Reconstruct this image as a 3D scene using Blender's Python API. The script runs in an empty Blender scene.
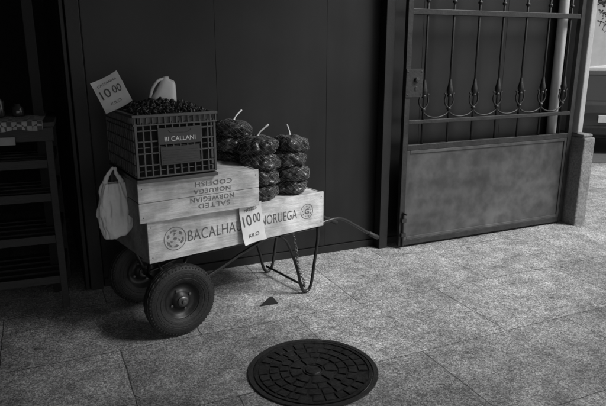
import bpy, math, random, bmesh
from mathutils import Vector, Matrix, noise
random.seed(7)
R=math.radians
sc=bpy.context.scene
COL=sc.collection

# ------------------------------------------------------------ materials
def mat(name,base,rough=.6,var=.25,scale=6,metal=0,bump=.1,bscale=60,stretch=(1,1,1),spec=.5,speck=0,speckscale=200,coat=0):
    m=bpy.data.materials.new(name); m.use_nodes=True
    nt=m.node_tree; N=nt.nodes; L=nt.links
    b=N['Principled BSDF']
    b.inputs['Roughness'].default_value=rough
    b.inputs['Metallic'].default_value=metal
    b.inputs['Specular IOR Level'].default_value=spec
    b.inputs['Coat Weight'].default_value=coat
    tc=N.new('ShaderNodeTexCoord'); mp=N.new('ShaderNodeMapping')
    mp.inputs['Scale'].default_value=stretch
    L.new(tc.outputs['Object'],mp.inputs['Vector'])
    n1=N.new('ShaderNodeTexNoise'); n1.inputs['Scale'].default_value=scale; n1.inputs['Detail'].default_value=8; n1.inputs['Roughness'].default_value=.65
    L.new(mp.outputs[0],n1.inputs['Vector'])
    cr=N.new('ShaderNodeValToRGB')
    lo=base*(1-var); hi=base*(1+var)
    cr.color_ramp.elements[0].position=.3; cr.color_ramp.elements[0].color=(lo,lo,lo,1)
    cr.color_ramp.elements[1].position=.7; cr.color_ramp.elements[1].color=(hi,hi,hi,1)
    L.new(n1.outputs['Fac'],cr.inputs['Fac'])
    out=cr.outputs['Color']
    if speck:
        n3=N.new('ShaderNodeTexNoise'); n3.inputs['Scale'].default_value=speckscale; n3.inputs['Detail'].default_value=4
        L.new(tc.outputs['Object'],n3.inputs['Vector'])
        c3=N.new('ShaderNodeValToRGB'); c3.color_ramp.elements[0].position=.36; c3.color_ramp.elements[1].position=.62
        c3.color_ramp.elements[0].color=(1-speck,)*3+(1,); c3.color_ramp.elements[1].color=(1+speck*.4,)*3+(1,)
        L.new(n3.outputs['Fac'],c3.inputs['Fac'])
        mx=N.new('ShaderNodeMix'); mx.data_type='RGBA'; mx.blend_type='MULTIPLY'; mx.inputs['Factor'].default_value=1
        L.new(out,mx.inputs['A']); L.new(c3.outputs['Color'],mx.inputs['B']); out=mx.outputs['Result']
    L.new(out,b.inputs['Base Color'])
    if bump:
        n2=N.new('ShaderNodeTexNoise'); n2.inputs['Scale'].default_value=bscale; n2.inputs['Detail'].default_value=5
        L.new(mp.outputs[0],n2.inputs['Vector'])
        bp=N.new('ShaderNodeBump'); bp.inputs['Strength'].default_value=bump; bp.inputs['Distance'].default_value=.01
        L.new(n2.outputs['Fac'],bp.inputs['Height']); L.new(bp.outputs[0],b.inputs['Normal'])
        mr=N.new('ShaderNodeMapRange'); mr.inputs['To Min'].default_value=max(0,rough-.12); mr.inputs['To Max'].default_value=min(1,rough+.12)
        L.new(n1.outputs['Fac'],mr.inputs['Value']); L.new(mr.outputs[0],b.inputs['Roughness'])
    return m

YAWW=math.atan2(.409,.912)
def granite():
    m=bpy.data.materials.new('granite_paving'); m.use_nodes=True
    nt=m.node_tree; N=nt.nodes; L=nt.links; b=N['Principled BSDF']
    tc=N.new('ShaderNodeTexCoord'); mp=N.new('ShaderNodeMapping'); mp.inputs['Rotation'].default_value=(0,0,-YAWW); mp.inputs['Location'].default_value=(.30,.31,0)
    L.new(tc.outputs['Object'],mp.inputs['Vector'])
    br=N.new('ShaderNodeTexBrick'); br.inputs['Scale'].default_value=1; br.inputs['Brick Width'].default_value=1.02; br.inputs['Row Height'].default_value=.66
    br.inputs['Mortar Size'].default_value=.0034; br.inputs['Mortar Smooth'].default_value=.4; br.offset=.43
    br.inputs['Color1'].default_value=(.76,.76,.76,1); br.inputs['Color2'].default_value=(1.12,1.12,1.12,1); br.inputs['Mortar'].default_value=(.30,.30,.30,1)
    wn=N.new('ShaderNodeTexNoise'); wn.inputs['Scale'].default_value=14; wn.inputs['Detail'].default_value=4; L.new(tc.outputs['Object'],wn.inputs['Vector'])
    wm=N.new('ShaderNodeVectorMath'); wm.operation='MULTIPLY_ADD'; L.new(wn.outputs['Color'],wm.inputs[0]); wm.inputs[1].default_value=(.012,.012,0); L.new(mp.outputs[0],wm.inputs[2])
    L.new(wm.outputs[0],br.inputs['Vector'])
    def noise_(s,d=6,r=.6):
        n=N.new('ShaderNodeTexNoise'); n.inputs['Scale'].default_value=s; n.inputs['Detail'].default_value=d; n.inputs['Roughness'].default_value=r
        L.new(tc.outputs['Object'],n.inputs['Vector']); return n
    def ramp(src,p0,c0,p1,c1):
        c=N.new('ShaderNodeValToRGB'); c.color_ramp.elements[0].position=p0; c.color_ramp.elements[1].position=p1
        c.color_ramp.elements[0].color=(c0,c0,c0,1); c.color_ramp.elements[1].color=(c1,c1,c1,1); L.new(src,c.inputs['Fac']); return c
    def mul(a,bb):
        x=N.new('ShaderNodeMix'); x.data_type='RGBA'; x.blend_type='MULTIPLY'; x.inputs['Factor'].default_value=1
        L.new(a,x.inputs['A']); L.new(bb,x.inputs['B']); return x.outputs['Result']
    def cells(s):
        v=N.new('ShaderNodeTexVoronoi'); v.inputs['Scale'].default_value=s; L.new(tc.outputs['Object'],v.inputs['Vector'])
        sp=N.new('ShaderNodeSeparateColor'); L.new(v.outputs['Color'],sp.inputs[0]); return sp.outputs[0]
    big=noise_(1.0,9,.72); mid=noise_(7,9,.78)
    c=mul(ramp(big.outputs['Fac'],.34,.26,.66,.52).outputs[0], br.outputs['Color'])
    c=mul(c,ramp(mid.outputs['Fac'],.3,.45,.7,1.28).outputs[0])
    c=mul(c,ramp(cells(230),.0,.30,1,1.40).outputs[0])
    c=mul(c,ramp(cells(110),.0,.58,1,1.35).outputs[0])
    vo=N.new('ShaderNodeTexVoronoi'); vo.inputs['Scale'].default_value=5; L.new(tc.outputs['Object'],vo.inputs['Vector'])
    c=mul(c,ramp(vo.outputs['Distance'],.05,.45,.12,1).outputs[0])
    L.new(c,b.inputs['Base Color'])
    mr=N.new('ShaderNodeMapRange'); mr.inputs['To Min'].default_value=.32; mr.inputs['To Max'].default_value=.66
    L.new(mid.outputs['Fac'],mr.inputs['Value']); L.new(mr.outputs[0],b.inputs['Roughness'])
    fine=noise_(160,3,.6)
    b1=N.new('ShaderNodeBump'); b1.inputs['Strength'].default_value=.4; b1.inputs['Distance'].default_value=.003; L.new(fine.outputs['Fac'],b1.inputs['Height'])
    b2=N.new('ShaderNodeBump'); b2.inputs['Strength'].default_value=.5; b2.inputs['Distance'].default_value=.006; b2.invert=True
    L.new(br.outputs['Fac'],b2.inputs['Height']); L.new(b1.outputs[0],b2.inputs['Normal'])
    L.new(b2.outputs[0],b.inputs['Normal'])
    return m

G=granite()
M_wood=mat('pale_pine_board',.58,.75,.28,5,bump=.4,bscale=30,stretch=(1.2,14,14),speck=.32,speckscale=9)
M_woodshade=mat('shaded_pine_board',.26,.8,.3,5,bump=.35,bscale=30,stretch=(1.2,14,14),speck=.3,speckscale=9)  # same pine, with the shade on ends and back put into the colour
M_ink=mat('dark_stencil_ink',.10,.8,.7,60,bump=.0)
M_inkfaint=mat('faded_stencil_ink',.17,.8,.7,45,bump=.0)
M_plastic=mat('dark_crate_plastic',.085,.42,.25,12,bump=.08)
M_plabel=mat('crate_panel_plastic',.045,.4,.2,12,bump=.05)
M_white=mat('white_plastic',.70,.4,.06,10,bump=.03)
M_paper=mat('white_paper',.66,.85,.1,12,bump=.1,bscale=25)
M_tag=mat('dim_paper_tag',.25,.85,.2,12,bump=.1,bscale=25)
M_bag=mat('thin_white_bag_plastic',.74,.38,.08,10,bump=.6,bscale=26)
M_nut=mat('dark_nut_shell',.026,.26,.6,22,bump=.3,bscale=90)
M_net=mat('pale_netting',.15,.5,.5,30,bump=0)
M_tie=mat('pale_tie_strip',.65,.5,.1,20,bump=.1)
M_rubber=mat('black_rubber',.012,.6,.4,20,bump=.3,bscale=120)
M_rim=mat('dusty_dark_rim_steel',.022,.45,.4,18,metal=.3,bump=.1)
M_hub=mat('worn_hub_steel',.12,.4,.3,30,metal=.6,bump=.1)
M_frame=mat('black_painted_steel_tube',.016,.32,.4,30,metal=.2,bump=.1)
M_chain=mat('dull_chain_steel',.15,.4,.3,50,metal=.7,bump=0)
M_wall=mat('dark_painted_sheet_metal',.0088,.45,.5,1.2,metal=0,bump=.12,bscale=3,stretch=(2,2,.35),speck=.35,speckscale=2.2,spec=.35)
M_wall2=mat('dark_painted_post',.010,.5,.3,5,bump=.1,spec=.35)
M_gate=mat('dark_wrought_iron',.020,.5,.45,14,metal=.2,bump=.2)
M_panel=mat('worn_grey_gate_sheet',.068,.5,.5,1.6,metal=.2,bump=.12,bscale=5,speck=.35,speckscale=9)
M_stone=mat('rough_grey_concrete',.18,.9,.3,5,bump=.6,bscale=35,speck=.3,speckscale=60)
M_plaster=mat('pale_plaster',.36,.85,.15,4,bump=.2)
M_pipe=mat('pale_painted_pipe',.6,.6,.12,5,bump=.05)
M_iron=mat('cast_iron',.022,.42,.45,14,metal=.5,bump=.3,bscale=80,speck=.4,speckscale=40)
M_ironrim=mat('cast_iron_frame',.03,.5,.35,14,metal=.4,bump=.3,bscale=80,speck=.3,speckscale=150)
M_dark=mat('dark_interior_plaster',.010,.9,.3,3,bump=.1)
M_tablewood=mat('dark_stained_wood',.020,.6,.4,5,bump=.3,bscale=25,stretch=(1,8,8))
M_shaderoof=mat('shade_roof_boards',.04,.9,.3,3,bump=.1)
M_asph=mat('asphalt',.06,.9,.2,3,bump=.4,bscale=80,speck=.3,speckscale=120)
M_kerb=mat('kerb_granite',.3,.8,.2,6,bump=.3)
M_cardark=mat('black_car_paint',.010,.25,.1,5,bump=0,coat=1)
M_carwhite=mat('white_car_paint',.78,.3,.05,5,bump=0,coat=1)
M_glass=mat('dark_window_glass',.02,.08,.1,5,bump=0,spec=.8)
M_lamp=mat('lamp_lens',.35,.2,.2,30,bump=0)
M_bldg=mat('pale_render_facade',.42,.9,.12,2,bump=.1)
M_leaf=mat('leaf_green_grey',.06,.6,.5,3,bump=0)
M_bark=mat('bark',.1,.9,.4,8,bump=.5)
M_void=mat('dark_gap',.010,.95,.2,10,bump=0)
M_glassb=mat('dark_bottle_glass',.03,.15,.2,10,bump=0)
def checks():
    m=mat('checkered_cloth',.4,.9,.1,8,bump=.2)
    nt=m.node_tree;N=nt.nodes;L=nt.links
    c=N.new('ShaderNodeTexChecker'); c.inputs['Scale'].default_value=38; c.inputs['Color1'].default_value=(.3,.3,.3,1); c.inputs['Color2'].default_value=(.06,.06,.06,1)
    tc=N.new('ShaderNodeTexCoord'); L.new(tc.outputs['Object'],c.inputs['Vector']); L.new(c.outputs[0],N['Principled BSDF'].inputs['Base Color'])
    return m
M_check=checks()

# ------------------------------------------------------------ mesh helper
class B:
    def __init__(s): s.v=[]; s.f=[]
    def add(s,vs,fs):
        o=len(s.v); s.v+= [tuple(v) for v in vs]; s.f+=[tuple(i+o for i in f) for f in fs]
    def box(s,c,d,T=None):
        hx,hy,hz=d[0]/2,d[1]/2,d[2]/2
        vs=[Vector((x*hx,y*hy,z*hz)) for x in(-1,1) for y in(-1,1) for z in(-1,1)]
        if T is not None: vs=[T@v for v in vs]
        vs=[v+Vector(c) for v in vs]
        s.add(vs,[(0,1,3,2),(4,6,7,5),(0,4,5,1),(2,3,7,6),(0,2,6,4),(1,5,7,3)])
    def bx(s,x0,x1,y0,y1,z0,z1): s.box(((x0+x1)/2,(y0+y1)/2,(z0+z1)/2),(x1-x0,y1-y0,z1-z0))
    def tube(s,path,r,seg=8,closed=False):
        P=[Vector(p) for p in path]; n=len(P)
        rs=r if isinstance(r,(list,tuple)) else [r]*n
        tan=[]
        for i in range(n):
            if closed: t=P[(i+1)%n]-P[i-1]
            else: t=P[min(i+1,n-1)]-P[max(i-1,0)]
            tan.append(t.normalized())
        ref=Vector((0,0,1)) if abs(tan[0].z)<.9 else Vector((1,0,0))
        u=tan[0].cross(ref).normalized(); vs=[]
        for i in range(n):
            u=(u-tan[i]*u.dot(tan[i])).normalized(); w=tan[i].cross(u)
            for k in range(seg):
                a=2*math.pi*k/seg; vs.append(P[i]+(u*math.cos(a)+w*math.sin(a))*rs[i])
        fs=[]
        for i in range(n if closed else n-1):
            j=(i+1)%n
            for k in range(seg):
                k2=(k+1)%seg; fs.append((i*seg+k,i*seg+k2,j*seg+k2,j*seg+k))
        if not closed:
            fs.append(tuple(reversed(range(seg)))); fs.append(tuple((n-1)*seg+k for k in range(seg)))
        s.add(vs,fs)
    def lathe(s,prof,seg=48,axis='Z',c=(0,0,0),closed=False):
        vs=[];n=len(prof)
        for k in range(seg):
            a=2*math.pi*k/seg
            for r,h in prof:
                x,y=r*math.cos(a),r*math.sin(a)
                p=(x,y,h) if axis=='Z' else (x,h,y)
                vs.append(Vector(p)+Vector(c))
        fs=[]
        for k in range(seg):
            k2=(k+1)%seg
            for i in range(n if closed else n-1):
                j=(i+1)%n; fs.append((k*n+i,k2*n+i,k2*n+j,k*n+j))
        s.add(vs,fs)
    def obj(s,name,m,parent=None,loc=(0,0,0),rot=(0,0,0),bevel=0,smooth=False,**kw):
        me=bpy.data.meshes.new(name); me.from_pydata(s.v,[],s.f); me.update()
        b=bmesh.new(); b.from_mesh(me); bmesh.ops.recalc_face_normals(b,faces=b.faces); b.to_mesh(me); b.free()
        me.materials.append(m)
        o=bpy.data.objects.new(name,me); COL.objects.link(o); o.location=loc; o.rotation_euler=rot
        if parent: o.parent=parent
        if smooth:
            for p in me.polygons: p.use_smooth=True
        if bevel:
            md=o.modifiers.new('b','BEVEL'); md.width=bevel; md.segments=2; md.limit_method='ANGLE'
        for k,v in kw.items(): o[k]=v
        return o
def empty(name,loc,rz,label,cat,group=None,rot=None):
    o=bpy.data.objects.new(name,None); COL.objects.link(o); o.location=loc; o.rotation_euler=rot or (0,0,rz); o.empty_display_size=.1
    o['label']=label; o['category']=cat
    if group:o['group']=group
    return o
def smooth_path(pts,n=8):
    P=[Vector(p) for p in pts]; out=[]
    for i in range(len(P)-1):
        p0=P[max(i-1,0)];p1=P[i];p2=P[i+1];p3=P[min(i+2,len(P)-1)]
        for k in range(n):
            t=k/n; out.append(.5*((2*p1)+(p2-p0)*t+(2*p0-5*p1+4*p2-p3)*t*t+(3*p1-p0-3*p2+p3)*t**3))
    out.append(P[-1]); return out
def text(s,w,h,m,parent,loc,rot,name='lettering',bold=.012,space=1.0):
    cu=bpy.data.curves.new('t','FONT'); cu.body=s; cu.size=1; cu.align_x='CENTER'; cu.align_y='CENTER'; cu.offset=bold; cu.space_character=space
    o=bpy.data.objects.new('t',cu); COL.objects.link(o); bpy.context.view_layer.update()
    me=bpy.data.meshes.new_from_object(o.evaluated_get(bpy.context.evaluated_depsgraph_get()))
    bpy.data.objects.remove(o)
    xs=[v.co.x for v in me.vertices]; ys=[v.co.y for v in me.vertices]
    cx,cy=(min(xs)+max(xs))/2,(min(ys)+max(ys))/2; sx=w/(max(xs)-min(xs)); sy=h/(max(ys)-min(ys))
    for v in me.vertices: v.co=((v.co.x-cx)*sx,(v.co.y-cy)*sy,0)
    me.materials.clear(); me.materials.append(m); me.name=name
    ob=bpy.data.objects.new(name,me); COL.objects.link(ob); ob.parent=parent; ob.location=loc; ob.rotation_euler=rot
    return ob
FR=(math.pi/2,0,0)

# ------------------------------------------------------------ ground
def sheet(name,x0,x1,y0,y1,z,m,lab,cat,kind='structure'):
    b=B(); b.add([(x0,y0,z),(x1,y0,z),(x1,y1,z),(x0,y1,z)],[(0,1,2,3)]); o=b.obj(name,m); o['kind']=kind; o['label']=lab; o['category']=cat; return o
sheet('ground',-150,150,-150,150,0,G,'speckled granite slab paving with worn dark joints','ground')
b=B(); b.bx(-30,80,8.2,20,-.2,.006); o=b.obj('road',M_asph); o['kind']='structure'; o['label']='dark asphalt street beyond the gate'; o['category']='road'
def gp(pts,z,name,m,lab,cat):
    q=B(); n=len(pts); q.add([(x,y,z) for x,y in pts],[tuple(range(n))]); o=q.obj(name,m); o['kind']='structure'; o['label']=lab; o['category']=cat; return o
gp([(-.27,3.39),(-.155,3.43),(-.20,3.54),(-.215,3.53)],.004,'broken_paving_corner',M_void,'dark triangular gap where a slab corner is missing','ground')

# ------------------------------------------------------------ wall
E=Vector((.912,.409,0)).normalized(); Mv=Vector((-E.y,E.x,0))
G0=Vector((.759,4.510,0))
W0=G0+Mv*.14
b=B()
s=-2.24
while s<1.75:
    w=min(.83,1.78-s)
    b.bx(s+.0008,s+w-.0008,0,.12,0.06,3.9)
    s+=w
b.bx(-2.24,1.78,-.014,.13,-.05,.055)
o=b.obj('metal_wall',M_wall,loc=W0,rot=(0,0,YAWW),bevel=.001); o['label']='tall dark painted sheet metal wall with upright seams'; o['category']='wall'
b=B(); b.bx(-2.33,-2.25,-.05,.16,0,3.9); b.bx(-2.36,-2.335,-.02,.16,0,3.9)
o=b.obj('door_post',M_wall2,loc=W0,rot=(0,0,YAWW),bevel=.004); o['label']='dark steel post at the edge of the metal wall'; o['category']='post'
b=B(); b.bx(-2.56,-2.50,.02,.14,0,3.9)
o=b.obj('door_post',M_dark,loc=W0,rot=(0,0,YAWW),bevel=.004); o['label']='second dark post inside the shop opening'; o['category']='post'
b=B(); b.bx(-.145,-.07,-.10,-.016,0,3.9)
o=b.obj('gate_post',M_wall2,loc=W0,rot=(0,0,YAWW),bevel=.004); o['label']='dark square steel post the gate hangs from'; o['category']='post'
# shop interior
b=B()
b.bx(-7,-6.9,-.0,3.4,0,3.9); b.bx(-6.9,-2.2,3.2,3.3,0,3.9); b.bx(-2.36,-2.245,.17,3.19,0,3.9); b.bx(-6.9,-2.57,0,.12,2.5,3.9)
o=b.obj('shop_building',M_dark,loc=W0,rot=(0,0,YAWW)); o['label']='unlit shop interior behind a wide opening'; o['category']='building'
# unseen roof, shaped to shade the left and the foreground
CX=.55
b=B(); b.bx(-9,CX,-4.5,3.4,3.92,4.05); b.bx(-9,8.5,-9.5,-4.51,3.92,4.05)  # added out of view; the front wing keeps sun off the foreground
for i in range(5): b.bx(-9,CX,-4.3+i*.85,-4.2+i*.85,3.8,3.915)
for i in range(6): b.bx(-9,8.5,-9.2+i*.85,-9.1+i*.85,3.8,3.915)
o=b.obj('shade_roof',M_shaderoof,loc=W0,rot=(0,0,YAWW)); o['label']='unseen boarded roof shaped to shade the left and foreground'; o['category']='roof'
b=B(); b.bx(-7.2,-7,-9,0,0,3.9)  # unseen wall added so light falls off to the left
o=b.obj('shade_wall',M_dark,loc=W0,rot=(0,0,YAWW)); o['label']='unseen dark side wall added to shade the left'; o['category']='wall'

# pillar
pb=empty('pillar',G0,YAWW,'pale plastered pillar on a rough concrete base','pillar')
b=B(); b.bx(1.80,1.935,-.14,.22,-.05,.80); b.bx(1.81,1.925,-.12,.20,.80,.83)
b.obj('base',M_stone,pb,bevel=.012)
b=B(); b.bx(1.81,1.87,-.05,.20,.832,3.9); b.obj('shaft',M_plaster,pb,bevel=.01)
b=B(); b.tube([(1.64,.09,0.05),(1.64,.09,3.8)],.042,16)
o=b.obj('downpipe',M_pipe,loc=G0,rot=(0,0,YAWW),smooth=True); o['label']='pale painted downpipe standing behind the gate bars'; o['category']='pipe'

# ------------------------------------------------------------ gate
ga=empty('gate',G0,YAWW,'grey iron gate with sheet lower panel and pointed bars','gate')
GW=1.775
b=B(); T=.045
b.bx(0,T,-.02,.02,.02,2.5); b.bx(GW-T,GW,-.02,.02,.02,2.5)
for z0,z1 in((.02,.065),(.79,.835),(.995,1.025),(1.80,1.84),(2.46,2.5)):
    b.bx(T+.001,GW-T-.001,-.018,.018,z0,z1)
b.obj('frame',M_gate,ga,bevel=.003)
b=B(); b.bx(T+.001,GW-T-.001,-.008,.004,.066,.789)
for (x0,x1,z0,z1) in((T+.001,T+.028,.066,.789),(GW-T-.028,GW-T-.001,.066,.789),(T+.029,GW-T-.029,.066,.09),(T+.029,GW-T-.029,.765,.789)):
    b.bx(x0,x1,-.016,-.0085,z0,z1)
b.obj('sheet_panel',M_panel,ga,bevel=.002)
nb=7; sp=GW/(nb+.35)
for i in range(nb):
    x=.045+sp*(i+.75)-.04
    b=B()
    b.tube([(x,0,.836),(x,0,2.458)],.0095,10)
    for z in(1.10,1.20,1.90): b.lathe([(.008,z-.014),(.016,z-.008),(.019,z),(.016,z+.008),(.008,z+.014)],12,c=(x,0,0))
    b.lathe([(.008,1.205),(.022,1.225),(.026,1.245),(.017,1.28),(.009,1.33)],10,c=(x,0,0))
    for sgn in(-1,1):
        p=smooth_path([(x+sgn*.008,0,1.11),(x+sgn*.03,0,1.13),(x+sgn*.042,0,1.165),(x+sgn*.034,0,1.205),(x+sgn*.048,0,1.22)],5)
        b.tube(p,[.007]*(len(p)-1)+[.003],6)
    b.obj('bar',M_gate,ga,smooth=True)
for i in range(nb-1):
    x=.045+sp*(i+1.25)-.04
    b=B()
    p=[(x+math.cos(a)*sp*.5,.0,1.095+math.sin(a)*.06) for a in [math.pi+math.pi*k/14 for k in range(15)]]
    b.tube(p,.0065,6)
    b.obj('scroll',M_gate,ga,smooth=True)
b=B(); b.bx(.0,.15,-.028,-.0205,1.20,1.41); b.lathe([(.0,-.05),(.016,-.048),(.02,-.04),(.02,-.029)],20,'Y',c=(.09,0,1.33)); b.bx(.082,.098,-.034,-.0285,1.25,1.28)
for dx,dz in((.015,.02),(.135,.02),(.015,.19),(.135,.19)): b.lathe([(0,-.033),(.006,-.032),(.007,-.0285)],10,'Y',c=(dx,0,1.20+dz))
b.obj('lock_plate',M_gate,ga,bevel=.0015,label='square lock plate with knob')
b=B(); b.tube([(.03,-.03,.02),(.03,-.03,.30)],.008,8); b.tube([(.03,-.03,.29),(.03,-.07,.29)],.007,8); b.bx(.01,.05,-.042,-.0205,.10,.13); b.bx(.01,.05,-.042,-.0205,.22,.25)
b.obj('drop_bolt',M_gate,ga,smooth=False)

# ------------------------------------------------------------ manhole
mh=empty('manhole_cover',(.05,2.625,.0),R(12),'round cast iron manhole cover set in the paving','manhole cover')
b=B(); b.lathe([(.322,.003),(.322,.010),(.300,.010),(.298,.003)],96); b.obj('surround',M_ironrim,mh)
b=B(); b.lathe([(0.0005,.005),(.292,.005)],96)
b.lathe([(.292,.002),(.292,.0115),(.278,.0115),(.276,.0052)],96)
def blk(r0,r1,a0,a1,z=.0115,n=4):
    vs=[];
    for k in range(n+1):
        a=a0+(a1-a0)*k/n
        for r,zz in((r0,.0055),(r0+.002,z),(r1-.002,z),(r1,.0055)): vs.append((r*math.cos(a),r*math.sin(a),zz))
    fs=[]
    for k in range(n):
        o=k*4
        for i in range(3): fs.append((o+i,o+i+1,o+i+5,o+i+4))
    fs.append((0,1,2,3)); fs.append((n*4+3,n*4+2,n*4+1,n*4))
    b.add(vs,fs)
for (r0,r1,n,g) in((.225,.270,28,.010),(.175,.217,20,.010),(.125,.167,16,.010),(.060,.117,8,.012)):
    for k in range(n):
        a=2*math.pi*k/n+(r0*9); da=2*math.pi/n-g/r0
        if (k%7==3 and n==28): continue
        blk(r0,r1,a,a+da)
b.lathe([(.0005,.011),(.036,.011),(.04,.0055)],32); 
b.lathe([(.052,.0055),(.050,.0105),(.046,.0105),(.044,.0055)],32)
b.obj('lid',M_iron,mh)

# ------------------------------------------------------------ cart
CY=math.atan2(.6,.8); CL=Vector((-.684,3.036,0))
ca=empty('hand_cart',CL,CY,'two-wheeled steel hand cart carrying stacked crates','cart')
def mk_wheel(y):
    w=bpy.data.objects.new('wheel',None); COL.objects.link(w); w.parent=ca; w.location=(0,y,.207)
    t=B()
    prof=[(.106,-.030),(.122,-.039),(.145,-.0455),(.165,-.0465),(.182,-.043),(.193,-.036),(.1985,-.030),(.1965,-.0285),(.1965,-.0255),(.2025,-.024),(.2045,-.012),(.1985,-.0105),(.1985,-.0075),(.2055,-.006),(.2055,.006),(.1985,.0075),(.1985,.0105),(.2045,.012),(.2025,.024),(.1965,.0255),(.1965,.0285),(.1985,.030),(.193,.036),(.182,.043),(.165,.0465),(.145,.0455),(.122,.039),(.106,.030),(.100,.0)]
    t.lathe(prof,120,'Y',closed=True)
    n=len(prof)
    for k in range(120):
        for i in range(7,20):
            x,y_,z=t.v[k*n+i]; t.v[k*n+i]=(x,y_+.0022*(1 if (k//2)%2 else -1),z)
    for k in range(60):
        for sg in(-1,1):
            a=2*math.pi*(k+.5)/60; Tm=Matrix.Rotation(-a,3,'Y')
            t.box(Tm@Vector((.1905,sg*.0375,0)),(.010,.005,.007),Tm)
    for rr in(.132,.156):
        for sg in(-1,1): t.tube([(rr*math.cos(a),sg*(.0425 if rr<.14 else .0462),rr*math.sin(a)) for a in [2*math.pi*i/60 for i in range(60)]],.0018,6,closed=True)
    t.obj('tyre',M_rubber,w,smooth=False,)
    r=B(); r.lathe([(.112,-.034),(.114,-.030),(.107,-.026),(.098,-.020),(.090,-.004),(.070,.002),(.048,-.010),(.040,-.030),(.0005,-.032)],60,'Y')
    r.lathe([(.112,.034),(.107,.026),(.098,.020),(.060,.010),(.0005,.012)],60,'Y')
    r.lathe([(.112,-.034),(.114,-.03),(.114,.03),(.112,.034)],60,'Y')
    r.obj('rim',M_rim,w,smooth=True)
    h=B(); h.lathe([(.030,-.030),(.030,-.044),(.022,-.050),(.014,-.050),(.012,-.062),(.0005,-.064)],28,'Y')
    for k in range(4):
        a=2*math.pi*k/4+.4; h.lathe([(.0075,-.006),(.0075,-.016),(.0005,-.017)],6,'Y',c=(.060*math.cos(a),0,.060*math.sin(a)))
    h.obj('hub',M_hub,w)
    return w
mk_wheel(0.0); mk_wheel(.55)
b=B(); zt=.432; yn,yf=.055,.49; rt=.013
for y in(yn,yf):
    b.tube([(-.13,y,zt),(1.0,y,zt)],rt,12)
for x in(-.12,.10,.45,.80): b.tube([(x,yn,zt-.002),(x,yf,zt-.002)],.011,10)
b.tube([(0,.03,.207),(0,.52,.207)],.012,12)
for y in(yn+.02,yf-.02):
    b.tube([(0,y,.207),(-.09,y,zt)],.011,10); b.tube([(0,y,.207),(.09,y,zt-.01)],.011,10)
    b.tube(smooth_path([(0,y,.215),(.22,y,.27),(.45,y,.36),(.62,y,.42)],6),.010,10)
b.obj('chassis',M_frame,ca,smooth=True)
for y in(yn-.02,yf+.0):
    b=B()
    b.tube(smooth_path([(.70,y,zt),(.76,y,.37),(.83,y,.20),(.865,y,.06),(.89,y,.016),(.925,y,.016),(.95,y,.06),(.975,y,.20),(1.0,y,.35),(1.0,y,zt)],7),.0105,10)
    b.obj('leg',M_frame,ca,smooth=True)
b=B(); b.tube([(.895,yn-.02,.05),(.895,yf,.05)],.008,8); b.obj('leg_brace',M_frame,ca,smooth=True)
for y in(yn-.02,yf):
    b=B(); p=smooth_path([(.98,y,zt+.012),(1.08,y,zt+.03),(1.20,y,zt+.025),(1.33,y,.385),(1.45,y,.31),(1.54,y,.262)],7)
    b.tube(p,.011,12); h=b.obj('handle',M_frame,ca,smooth=True)
    g=B(); g.tube([(1.455,y,.307),(1.545,y,.258)],.0155,12); g.obj('grip',M_rubber,h,smooth=True)
b=B()
cp=smooth_path([(.80,yn-.03,.425),(.815,yn-.04,.32),(.83,yn-.04,.20),(.865,yn-.05,.10),(.885,yn-.03,.05)],5)
for i in range(len(cp)-1):
    c=(cp[i]+cp[i+1])/2; t=(cp[i+1]-cp[i]); L_=t.length*.72; t.normalize()
    side=Vector((0,1,0)) if i%2 else t.cross(Vector((0,1,0))).normalized()
    b.tube([c+t*math.cos(a)*L_+side*math.sin(a)*.008 for a in [2*math.pi*k/10 for k in range(10)]],.0025,5,closed=True)
b.obj('chain',M_chain,ca,smooth=True)

# ------------------------------------------------------------ wooden crates
def wood_crate(loc,yaw,Lx,Ly,H,label,split):
    e=empty('wooden_crate',loc,yaw,label,'crate')
    t=.014
    if split: hs=[(0,H*.50-.0012),(H*.50+.0012,H)]
    else: hs=[(0,H)]
    for z0,z1 in hs:
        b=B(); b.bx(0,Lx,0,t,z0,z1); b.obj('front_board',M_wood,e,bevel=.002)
        b=B(); b.bx(0,Lx,Ly-t,Ly,z0,z1); b.obj('back_board',M_woodshade,e,bevel=.002)
        b=B(); b.bx(0.004,t+.004,t+.001,Ly-t-.001,z0,z1-.002); b.obj('end_board',M_woodshade,e,bevel=.002)
        b=B(); b.bx(Lx-t-.004,Lx-.004,t+.001,Ly-t-.001,z0,z1-.002); b.obj('end_board',M_woodshade,e,bevel=.002)
    b=B()
    n=4; w=(Ly-2*t)/n
    for i in range(n): b.bx(t+.006,Lx-t-.006,t+.002+i*w,t+w-.003+i*w,H-.018,H-.004)
    b.obj('lid_boards',M_wood,e,bevel=.0015)
    b=B(); b.bx(t+.006,Lx-t-.006,t+.002,Ly-t-.002,.002,.014); b.obj('bottom_board',M_woodshade,e)
    for x in(.02,Lx-.02):
        for z in(.03,H-.03):
            b=B(); b.lathe([(0,-.0018),(.003,-.0012),(.0034,0)],8,'Y',c=(x,0,z)); b.obj('nail',M_frame,e)
    return e
def ring(r0,r1,n=40):
    b=B(); vs=[]
    for k in range(n):
        a=2*math.pi*k/n; vs+= [(r0*math.cos(a),0,r0*math.sin(a)),(r1*math.cos(a),0,r1*math.sin(a))]
    b.add(vs,[(2*k,2*k+1,2*((k+1)%n)+1,2*((k+1)%n)) for k in range(n)]); return b
LC=wood_crate(CL+Matrix.Rotation(CY,3,'Z')@Vector((-.16,0,.449)),CY,1.18,.52,.226,'long pale wooden codfish crate with stencilled lettering on the cart',False)
text('BACALHAU',.345,.062,M_ink,LC,(.400,-.0012,.113),FR,'printed_lettering',bold=-.004,space=1.06)
text('DA',.07,.060,M_ink,LC,(.635,-.0012,.113),FR,'printed_lettering',bold=-.004)
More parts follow.
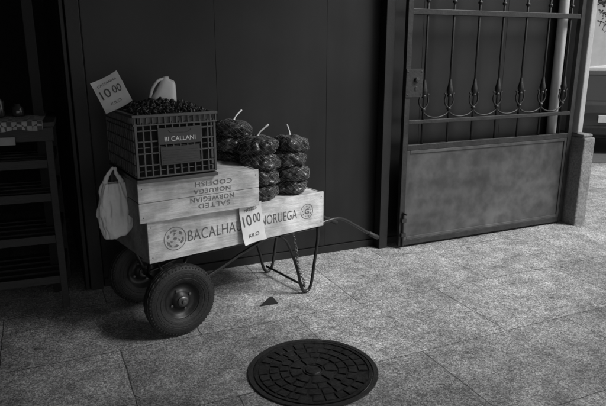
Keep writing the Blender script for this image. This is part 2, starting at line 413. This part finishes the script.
text('NORUEGA',.265,.058,M_ink,LC,(.835,-.0012,.115),FR,'printed_lettering',bold=-.004,space=1.06)
b=ring(.062,.066)
def P(r,aa): return (r*math.cos(aa),0,r*math.sin(aa))
for k in range(3):
    a=math.pi/2+k*2*math.pi/3
    q=[P(.048,a-.30),P(.054,a+.1),P(.050,a+.55),P(.040,a+.65),P(.042,a+.3),P(.036,a-.05)]
    b.add(q,[tuple(range(6))])
    q=[P(.030,a-.2),P(.034,a+.2),P(.018,a+.5)]; b.add(q,[(0,1,2)])
    q=[P(.044,a+.85),P(.052,a+1.1),P(.047,a+1.5),P(.034,a+1.2)]
    b.add(q,[tuple(range(4))])
b.add([P(.010,2*math.pi*k/12) for k in range(12)],[tuple(range(12))])
b.obj('printed_emblem',M_inkfaint,LC,loc=(.152,-.0012,.113))
b=ring(.045,.049); 
for k in range(9):
    a=2*math.pi*k/9; b.add([(.030*math.cos(a),0,.030*math.sin(a)),(.040*math.cos(a+.2),0,.040*math.sin(a+.2)),(.030*math.cos(a+.4),0,.030*math.sin(a+.4))],[(0,1,2)])
b.obj('printed_emblem',M_inkfaint,LC,loc=(1.045,-.0012,.118))
text('G',.032,.036,M_ink,LC,(1.045,-.0016,.118),FR,'printed_lettering')

UC=wood_crate((-.838,2.906,.679),R(33.3),.70,.48,.212,'short pale wooden crate with upside-down lettering stacked on the long crate',True)
UD=(math.pi/2,math.pi,0)
text('SALTED',.19,.027,M_inkfaint,UC,(.42,-.0012,.048),UD,'printed_lettering',bold=.02,space=1.15)
text('NORWEGIAN',.26,.027,M_inkfaint,UC,(.41,-.0012,.085),UD,'printed_lettering',bold=.02,space=1.15)
text('NORUEGA',.22,.024,M_inkfaint,UC,(.41,-.0012,.130),UD,'printed_lettering',bold=.02,space=1.15)
text('CODFISH',.22,.027,M_inkfaint,UC,(.42,-.0012,.170),UD,'printed_lettering',bold=.02,space=1.15)

# ------------------------------------------------------------ plastic crate
PY=R(31.5); PL=Vector((-.830,2.894,.893))
pc=empty('plastic_crate',PL,PY,'dark plastic harvest crate with lattice sides, full of nuts','crate')
PW,PD,PH=.43,.57,.345
b=B()
def lattice(x0,x1,T_,n,rows):
    def put(cx,cz,sx,sz,th=.012,yo=.006):
        c=T_@Vector((cx,yo,cz)); b.box(c,(sx,th,sz),T_.to_3x3())
    L_=x1-x0
    for i in range(n+1):
        x=x0+.006+(L_-.012)*i/n
        put(x,(.03+PH-.04)/2,.008 if 0<i<n else .014,PH-.07)
    for r in rows: put((x0+x1)/2,r,L_,.007,.018,.009)
    for r in (rows[0]+rows[1])/2,(rows[2]+rows[3])/2: put((x0+x1)/2,r,L_,.004,.006,.009)
I=Matrix.Identity(4)
rows=[.03,.09,.15,.21,.265]
lattice(.0,PW,I,11,rows)
lattice(.0,PW,Matrix.Translation((PW,PD,0))@Matrix.Rotation(math.pi,4,'Z'),11,rows)
lattice(.0,PD,Matrix.Translation((0,PD,0))@Matrix.Rotation(-math.pi/2,4,'Z'),14,rows)
lattice(.0,PD,Matrix.Translation((PW,0,0))@Matrix.Rotation(math.pi/2,4,'Z'),14,rows)
for z0,z1,o in((PH-.014,PH,.010),(PH-.055,PH-.047,.006),(0,.018,.004)):
    b.bx(-o,PW+o,-o,.014,z0,z1); b.bx(-o,PW+o,PD-.014,PD+o,z0,z1); b.bx(-o,.014,.0145,PD-.0145,z0,z1); b.bx(PW-.014,PW+o,.0145,PD-.0145,z0,z1)
b.bx(.015,PW-.015,.015,PD-.015,.004,.012)
for i in range(15):
    x=.0+PW*i/14
    b.bx(x-.003,x+.003,-.008,.003,PH-.047,PH-.0145)
for i in range(19):
    y=PD*i/18; b.bx(-.008,.003,y-.003,y+.003,PH-.047,PH-.0145)
b.bx(.010,.016,.02,PD-.02,PH-.05,PH-.012); b.bx(.02,PW-.02,.010,.016,PH-.05,PH-.012)
b.obj('crate_body',M_plastic,pc,bevel=.0015)
b=B(); b.bx(.115,.345,-.007,-.0005,.190,.275); b.bx(.125,.335,-.006,-.0005,.085,.178)
b.tube(smooth_path([(.17,-.0075,.262),(.19,-.0075,.250),(.27,-.0075,.250),(.29,-.0075,.262)],4),.0025,6)
for i in range(6): b.bx(.135,.325,-.0085,-.0055,.095+i*.013,.098+i*.013)
b.obj('front_panel',M_plabel,pc,bevel=.001)
text('BI CALLANI',.165,.024,M_white,pc,(.23,-.0085,.218),FR,'moulded_lettering',bold=.01)
b=B(); b.bx(.022,PW-.022,.022,PD-.022,.014,PH-.05); 
o=b.obj('dark_infill',M_void,pc)  # solid dark block whose black colour stands in for the dark interior

def blob(r,sub=1,seed=0,amp=.2,sq=(1,1,1)):
    bm=bmesh.new(); bmesh.ops.create_icosphere(bm,subdivisions=sub,radius=r)
    vs=[]
    for v in bm.verts:
        d=1+amp*noise.noise(v.co*(1.5/r)+Vector((seed*3.1,seed*1.7,seed)))
        vs.append(Vector((v.co.x*d*sq[0],v.co.y*d*sq[1],v.co.z*d*sq[2])))
    fs=[tuple(v.index for v in f.verts) for f in bm.faces]; bm.free(); return vs,fs
b=B()
protos=[blob(.0155,2,i,.35,(1,1.15,.8)) for i in range(6)]
for i in range(1000):
    x=random.uniform(.02,PW-.02); y=random.uniform(.02,PD-.02)
    hx=1-((x-PW/2)/(PW/2))**2; hy=1-((y-PD/2)/(PD/2))**2
    z=PH-.028+.055*(hx*hy)**.6*(1+.5*noise.noise(Vector((x*9,y*9,0))))+random.uniform(-.010,.012)
    vs,fs=protos[i%6]; Tm=Matrix.Rotation(random.uniform(0,6.28),3,'Z')@Matrix.Rotation(random.uniform(0,6.28),3,'X')@Matrix.Diagonal((1,1.3,.6))
    s_=random.uniform(.5,1.0)
    b.add([Tm@v*s_+Vector((x,y,z)) for v in vs],fs)
o=b.obj('loose_nuts',M_nut,loc=PL,rot=(0,0,PY),smooth=True); o['kind']='stuff'; o['label']='heap of dark shiny nuts filling the plastic crate'; o['category']='nuts'

# ------------------------------------------------------------ paper signs
def paper(name,w,h,M4,lines,label):
    e=bpy.data.objects.new(name,None); COL.objects.link(e); e['label']=label; e['category']='sign'; e.empty_display_size=.05
    e.matrix_world=M4
    b=B(); n=10; m=12; vs=[]
    for sidey in(0,.0012):
        for i in range(n+1):
            for j in range(m+1):
                u=i/n-.5; v=j/m-.5
                curl=.028*max(0,abs(v)-.36)*max(0,(abs(u)-.2))*10
                vs.append((u*w,sidey-curl+ .0,v*h))
    k=(n+1)*(m+1); fs=[]
    for o in(0,k):
        for i in range(n):
            for j in range(m):
                a=o+i*(m+1)+j; fs.append((a,a+1,a+m+2,a+m+1))
    b.add(vs,fs); b.obj('sheet',M_paper,e,smooth=True)
    for (s,tw,th,x,z,rr) in lines: text(s,tw,th,M_ink,e,(x,-.0016,z),(math.pi/2,-R(rr),0),'handwritten_lettering',bold=.004)
    return e
Rc=Matrix.Rotation(CY,4,'Z')
pos=CL+Matrix.Rotation(CY,3,'Z')@Vector((.468,-.024,.570))
paper('price_sign',.150,.235,Matrix.Translation(pos)@Rc@Matrix.Rotation(R(-6),4,'Y')@Matrix.Rotation(R(-4),4,'X'),
      [('NOZES',.085,.018,0,.086,2),('10',.056,.066,-.032,.022,3),('00',.048,.052,.034,.026,-3),('KILO',.070,.022,.0,-.070,2)],'white handwritten price sign hanging on the long crate front')
pos=PL+Matrix.Rotation(PY,3,'Z')@Vector((-.01,.34,PH+.090))
paper('price_sign',.155,.185,Matrix.Translation(pos)@Matrix.Rotation(R(12),4,'Z')@Matrix.Rotation(R(-26),4,'Y')@Matrix.Rotation(R(-22),4,'X'),
      [('CASTANHA',.11,.014,0,.060,2),('10',.055,.05,-.032,.008,3),('00',.048,.042,.034,.010,-4),('KILO',.06,.016,.0,-.055,1)],'white handwritten price sign stuck in the heap of nuts')

# ------------------------------------------------------------ scoop: cut plastic canister
sce=empty('scoop',PL+Matrix.Rotation(PY,3,'Z')@Vector((.275,.35,PH+.018)),0,'white plastic scoop standing mouth down in the nuts','scoop',rot=(R(6),R(6),R(14)))
b=B(); vs=[]; seg=48; lev=[(0,.072,.050,-.004),(.03,.068,.050,-.002),(.07,.056,.046,.006),(.105,.045,.042,.013),(.128,.038,.037,.017),(.138,.031,.030,.018),(.141,.020,.02,.018),(.142,.001,.001,.018)]
for z,rx,ry,ox in lev:
    for k in range(seg):
        a=2*math.pi*k/seg; c_,s_=math.cos(a),math.sin(a)
        q=(abs(c_)**4+abs(s_)**4)**(-1/4)
        vs.append((ox+rx*c_*q,ry*s_*q,z-(.020*c_*(1 if z<.01 else 0))+(-.012*c_ if z>.10 else 0)))
b.add(vs,[(j*seg+k,j*seg+(k+1)%seg,(j+1)*seg+(k+1)%seg,(j+1)*seg+k) for j in range(len(lev)-1) for k in range(seg)])
b.obj('scoop_body',M_white,sce,smooth=True)
b=B(); b.tube(smooth_path([(-.012,-.02,.140),(-.040,-.03,.128),(-.066,-.03,.085),(-.078,-.02,.030)],6),.0085,8); b.obj('handle',M_white,sce,smooth=True)

# ------------------------------------------------------------ carrier bag
bg=empty('plastic_bag',(-1.015,3.075,.560),R(25),'white plastic carrier bag hanging at the end of the crates','bag')
b=B(); seg=96
vs=[]; NJ=34
for j in range(NJ):
    t_=j/(NJ-1); z=.30*t_
    r=.070+.020*math.sin(min(1,t_*1.5)*math.pi*.5)-.045*max(0,t_-.45)**1.3*1.6
    if j==0: r=.01; z=.004
    if j==1: r=.062; z=.003
    for k in range(seg):
        a=2*math.pi*k/seg
        f=1+.20*noise.noise(Vector((math.cos(a)*2.2,math.sin(a)*2.2,z*9)))+.06*math.sin(a*14+z*8+3*noise.noise(Vector((math.cos(a)*3,math.sin(a)*3,z*12))))*(.3+t_)
        f+=.09*noise.ridged_multi_fractal(Vector((math.cos(a)*1.6,math.sin(a)*1.6,z*15)),.9,2,3,1,2)-.09
        vs.append((r*f*math.cos(a),r*f*.48*math.sin(a),z+(.014*math.cos(a)+.010*noise.noise(Vector((a,2,1))))*(1-t_)*(j>0)))
fs=[]
for j in range(NJ-1):
    for k in range(seg): fs.append((j*seg+k,j*seg+(k+1)%seg,(j+1)*seg+(k+1)%seg,(j+1)*seg+k))
b.add(vs,fs); b.obj('bag_body',M_bag,bg,smooth=True)
for sg in(-1,1):
    b=B(); q=smooth_path([(sg*.040,0,.285),(sg*.038,.002,.315),(sg*.020,.004,.350),(.012+sg*.004,.006,.385)],5)
    b.tube(q,[.018-.012*i/len(q)+.002*math.sin(i*2) for i in range(len(q))],8)
    o=b.obj('bag_handle',M_bag,bg,smooth=True); o.scale=(1,.5,1)

# ------------------------------------------------------------ net bags
def bagmesh(seed):
    rnd=random.Random(seed); cs=[]
    n=95
    for i in range(n):
        z=1-2*(i+.5)/n; r=math.sqrt(1-z*z); a=i*2.39996+rnd.uniform(-.35,.35)
        cs.append((Vector((r*math.cos(a),r*math.sin(a),z+rnd.uniform(-.05,.05))).normalized(),rnd.uniform(.5,1.3)))
    def shape(d,ex=0):
        m,hh=min(((d-c).length,h_) for c,h_ in cs)
        bump=math.sqrt(max(0,1-(m/.22)**2))*.13*hh
        z=math.copysign(abs(d.z)**.72,d.z)
        sh=1+ex+bump+.14*noise.noise(d*1.4+Vector((seed,0,0)))
        return (d.x*.096*sh,d.y*.096*sh,z*.045*(1+.6*bump+.25*noise.noise(d*1.8+Vector((0,seed,4)))))
    bm=bmesh.new(); bmesh.ops.create_icosphere(bm,subdivisions=5,radius=1)
    vs=[shape(v.co.normalized()) for v in bm.verts]
    fs=[tuple(v.index for v in f.verts) for f in bm.faces]; bm.free()
    b=B(); b.add(vs,fs); 
    nb_=B(); S=20
    for dr in(-1,1):
        for k in range(S):
            p=[]; ph=rnd.uniform(-.06,.06)
            for j in range(25):
                th=math.pi*(.04+.92*j/24); a=2*math.pi*k/S+ph+dr*(th)*.9
                d=Vector((math.sin(th)*math.cos(a),math.sin(th)*math.sin(a),math.cos(th)))
                p.append(shape(d,.008))
            nb_.tube(p,.0009,3)
    return b,nb_
protos=[]
for i in range(4):
    nb1,nb2=bagmesh(i*5+1)
    o1=nb1.obj('nuts',M_nut,smooth=True); o2=nb2.obj('net',M_net)
    protos.append((o1,o2))
tieb=B(); tieb.tube(smooth_path([(0,0,.04),(.012,0,.060),(.036,.0,.078),(.062,0,.095)],4),[.009,.007,.005,.0035,.0035,.0035,.004,.004,.004,.004,.005,.005,.005],6); tieo=tieb.obj('tie_strip',M_tie,smooth=True)
def c2w(x,y,z): return CL+Matrix.Rotation(CY,3,'Z')@Vector((x,y,z))
GR='net bags of nuts stacked on the cart'
stacks=[((.600,.112),.672,4,.092,(1.16,20)),((.835,.125),.672,4,.088,(1.12,110)),((.575,.36),.672,5,.089,(1.12,60))]
for (x,y),z0,n,h,(scl,ta) in stacks:
    for k in range(n):
        o1,o2=protos[(k+int(x*20))%4]
        loc=c2w(x+random.uniform(-.015,.015),y+random.uniform(-.010,.010),z0+h*(k+.5))
        e=empty('net_bag',loc,0,('net bag of dark nuts with a pale tie on top' if k==n-1 else 'flattened net bag of dark nuts stacked on the cart'),'bag',GR,rot=(R(random.uniform(-8,8)),R(random.uniform(-8,8)),random.uniform(0,6.28)))
        s_=scl*random.uniform(.95,1.05); e.scale=(s_,s_,h/.072)
        for p in(o1,o2):
            c=p.copy(); COL.objects.link(c); c.parent=e
        if k==n-1:
            c=tieo.copy(); COL.objects.link(c); c.parent=e; c.rotation_euler=(0,0,R(ta)-e.rotation_euler.z)
for a,b_ in protos: bpy.data.objects.remove(a); bpy.data.objects.remove(b_)
bpy.data.objects.remove(tieo)

# ------------------------------------------------------------ stall rack
TL=Vector((-1.448,3.412,0))
st=empty('stall_rack',TL,R(20),'dark wooden slatted stall rack by the shop opening','table')
TW=1.5;TD=.55
for x,y in((-.03,.0),(-TW,.0),(-.03,TD),(-TW,TD)):
    b=B(); b.bx(x-.02,x+.02,y-.02,y+.02,0,1.12); b.obj('leg',M_tablewood,st,bevel=.003)
for z in(.16,.42,.68,.88):
    b=B(); 
    b.bx(-TW+.02,-.05,-.014,.006,z,z+.05)
    for i in range(5): b.bx(-TW+.02,-.05,.02+i*.105,.09+i*.105,z+.02,z+.035)
    b.bx(-.04,-.02,.02,TD-.02,z,z+.05)
    b.obj('shelf',M_tablewood,st,bevel=.002)
b=B(); b.bx(-TW-.04,.01,-.04,TD+.04,1.122,1.15); b.bx(-TW-.03,.0,-.035,-.015,1.04,1.12); b.obj('table_top',M_tablewood,st,bevel=.003)
b=B(); n=24; vs=[]
for i in range(n+1):
    x=-.55+.50*i/n
    w=.006*math.sin(i*1.3)
    for (y,z) in((TD,1.158),(.25,1.159+.004*math.sin(i)),(.0,1.158),(-.046,1.156),(-.052+w,1.135),(-.056+w*1.6,1.11+.006*math.sin(i*.8))): vs.append((x,y,z))
b.add(vs,[(i*6+j,i*6+j+1,(i+1)*6+j+1,(i+1)*6+j) for i in range(n) for j in range(5)])
o=b.obj('checkered_cloth',M_check,loc=TL,rot=(0,0,R(20)),smooth=True); o['label']='checkered cloth draped over the stall rack edge'; o['category']='cloth'
for i,(x,y,h) in enumerate(((-.36,.12,.10),(-.30,.22,.13),(-.44,.20,.12),(-.20,.25,.07))):
    b=B(); b.lathe([(.0005,0),(.032,0),(.034,.01),(.034,h*.7),(.018,h*.85),(.018,h),(.0005,h+.001)],20)
    w=TL+Matrix.Rotation(R(20),3,'Z')@Vector((x,y,1.164))
    o=b.obj('jar',M_glassb,loc=w,smooth=True); o['label']='small dark jar standing on the stall rack'; o['category']='jar'; o['group']='jars on the stall rack'
b=B(); b.bx(-.30,-.20,-.062,-.0605,1.03,1.075)
bt=b.obj('price_tag',M_tag,loc=TL,rot=(0,0,R(20))); bt['label']='small paper tag on the rack edge'; bt['category']='sign'

# ------------------------------------------------------------ cars
def car(loc,yaw,m,label,high=1.0):
    e=empty('parked_car',loc,yaw,label,'car','cars parked along the street')
    H=1.45*high
    body=B()
    st_=[(-2.05,.62,.30,.72),(-2.0,.78,.22,.86),(-1.85,.84,.20,.95),(-1.2,.86,.20,.95),(0,.87,.20,.94),(1.0,.86,.20,.92),(1.6,.83,.21,.86),(1.95,.74,.25,.72),(2.05,.60,.32,.60)]
    ns=12; vs=[]
    for x,w,zb,zt_ in st_:
        zt_*=high
        sec=[(-w*.88,zb),(-w*.98,zb+.08),(-w,(zb+zt_)/2),(-w*.97,zt_-.08),(-w*.88,zt_),(-w*.4,zt_+.015),(w*.4,zt_+.015),(w*.88,zt_),(w*.97,zt_-.08),(w,(zb+zt_)/2),(w*.98,zb+.08),(w*.88,zb)]
        vs+=[(x,y,z) for y,z in sec]
    fs=[(i*ns+k,i*ns+(k+1)%ns,(i+1)*ns+(k+1)%ns,(i+1)*ns+k) for i in range(len(st_)-1) for k in range(ns)]
    fs+=[tuple(range(ns)),tuple((len(st_)-1)*ns+k for k in range(ns))]
    body.add(vs,fs); body.obj('body',m,e,smooth=False,bevel=.02)
    gh=B(); z0=.93*high
    def loft(q,c0,c1):
        (x0,x1,w0,za),(x2,x3,w1,zb)=c0,c1
        q.add([(x0,-w0,za),(x1,-w0,za),(x1,w0,za),(x0,w0,za),(x2,-w1,zb),(x3,-w1,zb),(x3,w1,zb),(x2,w1,zb)],[(0,1,2,3),(4,7,6,5),(0,4,5,1),(1,5,6,2),(2,6,7,3),(3,7,4,0)])
    loft(gh,(-1.92,.95,.78,z0),(-1.55,.25,.62,H-.05)); gh.obj('windows',M_glass,e,bevel=.02)
    rf=B(); loft(rf,(-1.57,.28,.635,H-.055),(-1.45,.15,.56,H)); 
    for sg in(-1,1):
        for (xa,xb) in((-1.93,-1.56),(-.35,-.42),(.96,.27)):
            rf.tube([(xa,sg*.785,z0),(xb,sg*.63,H-.05)],.035,6)
    rf.obj('roof',m,e,bevel=.01)
    for x in(-1.3,1.28):
        for sg in(-1,1):
            w=B(); w.lathe([(.0005,-.10),(.19,-.10),(.2,-.115),(.30,-.11),(.315,-.08),(.315,.08),(.30,.10),(.0005,.09)],32,'Y'); wo=w.obj('wheel',M_rubber,e,loc=(x,sg*.80,.315),rot=(0,0,0 if sg<0 else math.pi),smooth=False)
            h=B(); h.lathe([(.0005,-.118),(.06,-.120),(.17,-.104),(.19,-.101)],24,'Y'); h.obj('wheel_trim',M_hub,wo)
    for sg in(-1,1):
        t=B(); t.box((-2.0,sg*.68,.74*high),(.10,.20,.14)); t.obj('tail_light',M_lamp,e,bevel=.02)
        t=B(); t.box((1.96,sg*.58,.62*high),(.14,.26,.11)); t.obj('headlight',M_lamp,e,bevel=.02)
    t=B(); t.bx(-2.085,-2.052,-.22,.22,.48,.58); t.obj('number_plate',M_paper,e)
    t=B(); t.bx(-2.11,-1.95,-.76,.76,.27,.43); t.obj('bumper',M_frame,e,bevel=.03)
    return e
car((5.10,10.9,.006),R(78),M_cardark,'dark parked car seen from behind beyond the gate pillar',.84)
car((8.9,15.0,.006),R(150),M_carwhite,'tall white parked car further along the street',1.30)
car((15.2,19.0,.006),R(178),M_carwhite,'pale parked car at the far kerb',1.1)

b=B(); b.bx(-30,80,20.1,34,-.2,.13); o=b.obj('pavement',M_kerb); o['kind']='structure'; o['label']='raised granite pavement across the street'; o['category']='pavement'
hb=empty('street_building',(20,27,.13),0,'pale rendered street building with rows of windows','building')
b=B(); b.bx(-22,22,0,8,0,9)
b.bx(-22,22,-.15,0,3.6,3.8); b.bx(-22,22,-.2,0,8.7,9.1)
b.obj('wall',M_bldg,hb)
for r_ in range(2):
    for i in range(14):
        x=-20+i*3
        b=B(); z=.9+r_*3.8
        b.bx(x-.55,x+.55,-.03,-.005,z,z+1.8); b.obj('window',M_glass,hb)
tr=empty('street_tree',(11.8,23.0,.13),0,'leafy street tree on the far pavement','tree')
b=B(); b.tube([(0,0,0),(.05,0,1.2),(0,.05,2.6),(.1,0,4.0)],[.16,.13,.11,.06],10)
for k in range(6):
    a=k*1.05; b.tube([(0,0,2.0+k*.25),(math.cos(a)*.7,math.sin(a)*.7,3.0+k*.2),(math.cos(a)*1.3,math.sin(a)*1.3,3.9+k*.15)],[.06,.04,.015],6)
b.obj('trunk',M_bark,tr,smooth=True)
b=B(); rnd=random.Random(3)
cl=[(Vector((rnd.gauss(0,.8),rnd.gauss(0,.8),rnd.uniform(2.6,5.2))),rnd.uniform(.35,.7)) for _ in range(26)]
for i in range(3800):
    c,r_=cl[i%26]; d=Vector((rnd.gauss(0,1),rnd.gauss(0,1),rnd.gauss(0,1))).normalized()*r_*rnd.uniform(.5,1.05)+c
    u=Vector((rnd.gauss(0,1),rnd.gauss(0,1),rnd.gauss(0,1))).normalized()*.06; w=u.orthogonal()*.7
    b.add([d-u,d+w,d+u,d-w],[(0,1,2,3)])
b.obj('crown',M_leaf,tr)

# ------------------------------------------------------------ light
SUN_EL=R(48); sd=Vector((.93,-.37,0)).normalized()
wd=bpy.data.worlds.new('World'); sc.world=wd; wd.use_nodes=True
N=wd.node_tree.nodes; L=wd.node_tree.links
sky=N.new('ShaderNodeTexSky'); sky.sky_type='NISHITA'; sky.sun_disc=False; sky.sun_elevation=SUN_EL; sky.sun_rotation=math.atan2(sd.x,sd.y)
bw=N.new('ShaderNodeRGBToBW'); L.new(sky.outputs[0],bw.inputs[0]); L.new(bw.outputs[0],N['Background'].inputs['Color']); N['Background'].inputs['Strength'].default_value=.15
sl=bpy.data.lights.new('sun','SUN'); sl.energy=5.0; sl.angle=R(24)
so=bpy.data.objects.new('sun',sl); COL.objects.link(so)
dirv=-(sd*math.cos(SUN_EL)+Vector((0,0,math.sin(SUN_EL)))); so.rotation_euler=dirv.to_track_quat('-Z','Y').to_euler()
cam=bpy.data.cameras.new('camera'); cam.lens=35; cam.sensor_width=36; cam.clip_end=500
co=bpy.data.objects.new('camera',cam); COL.objects.link(co); co.location=(0,0,1.55); co.rotation_euler=(R(90-14.6),0,0); sc.camera=co
sc.view_settings.view_transform='Standard'; sc.view_settings.look='None'; sc.view_settings.exposure=0
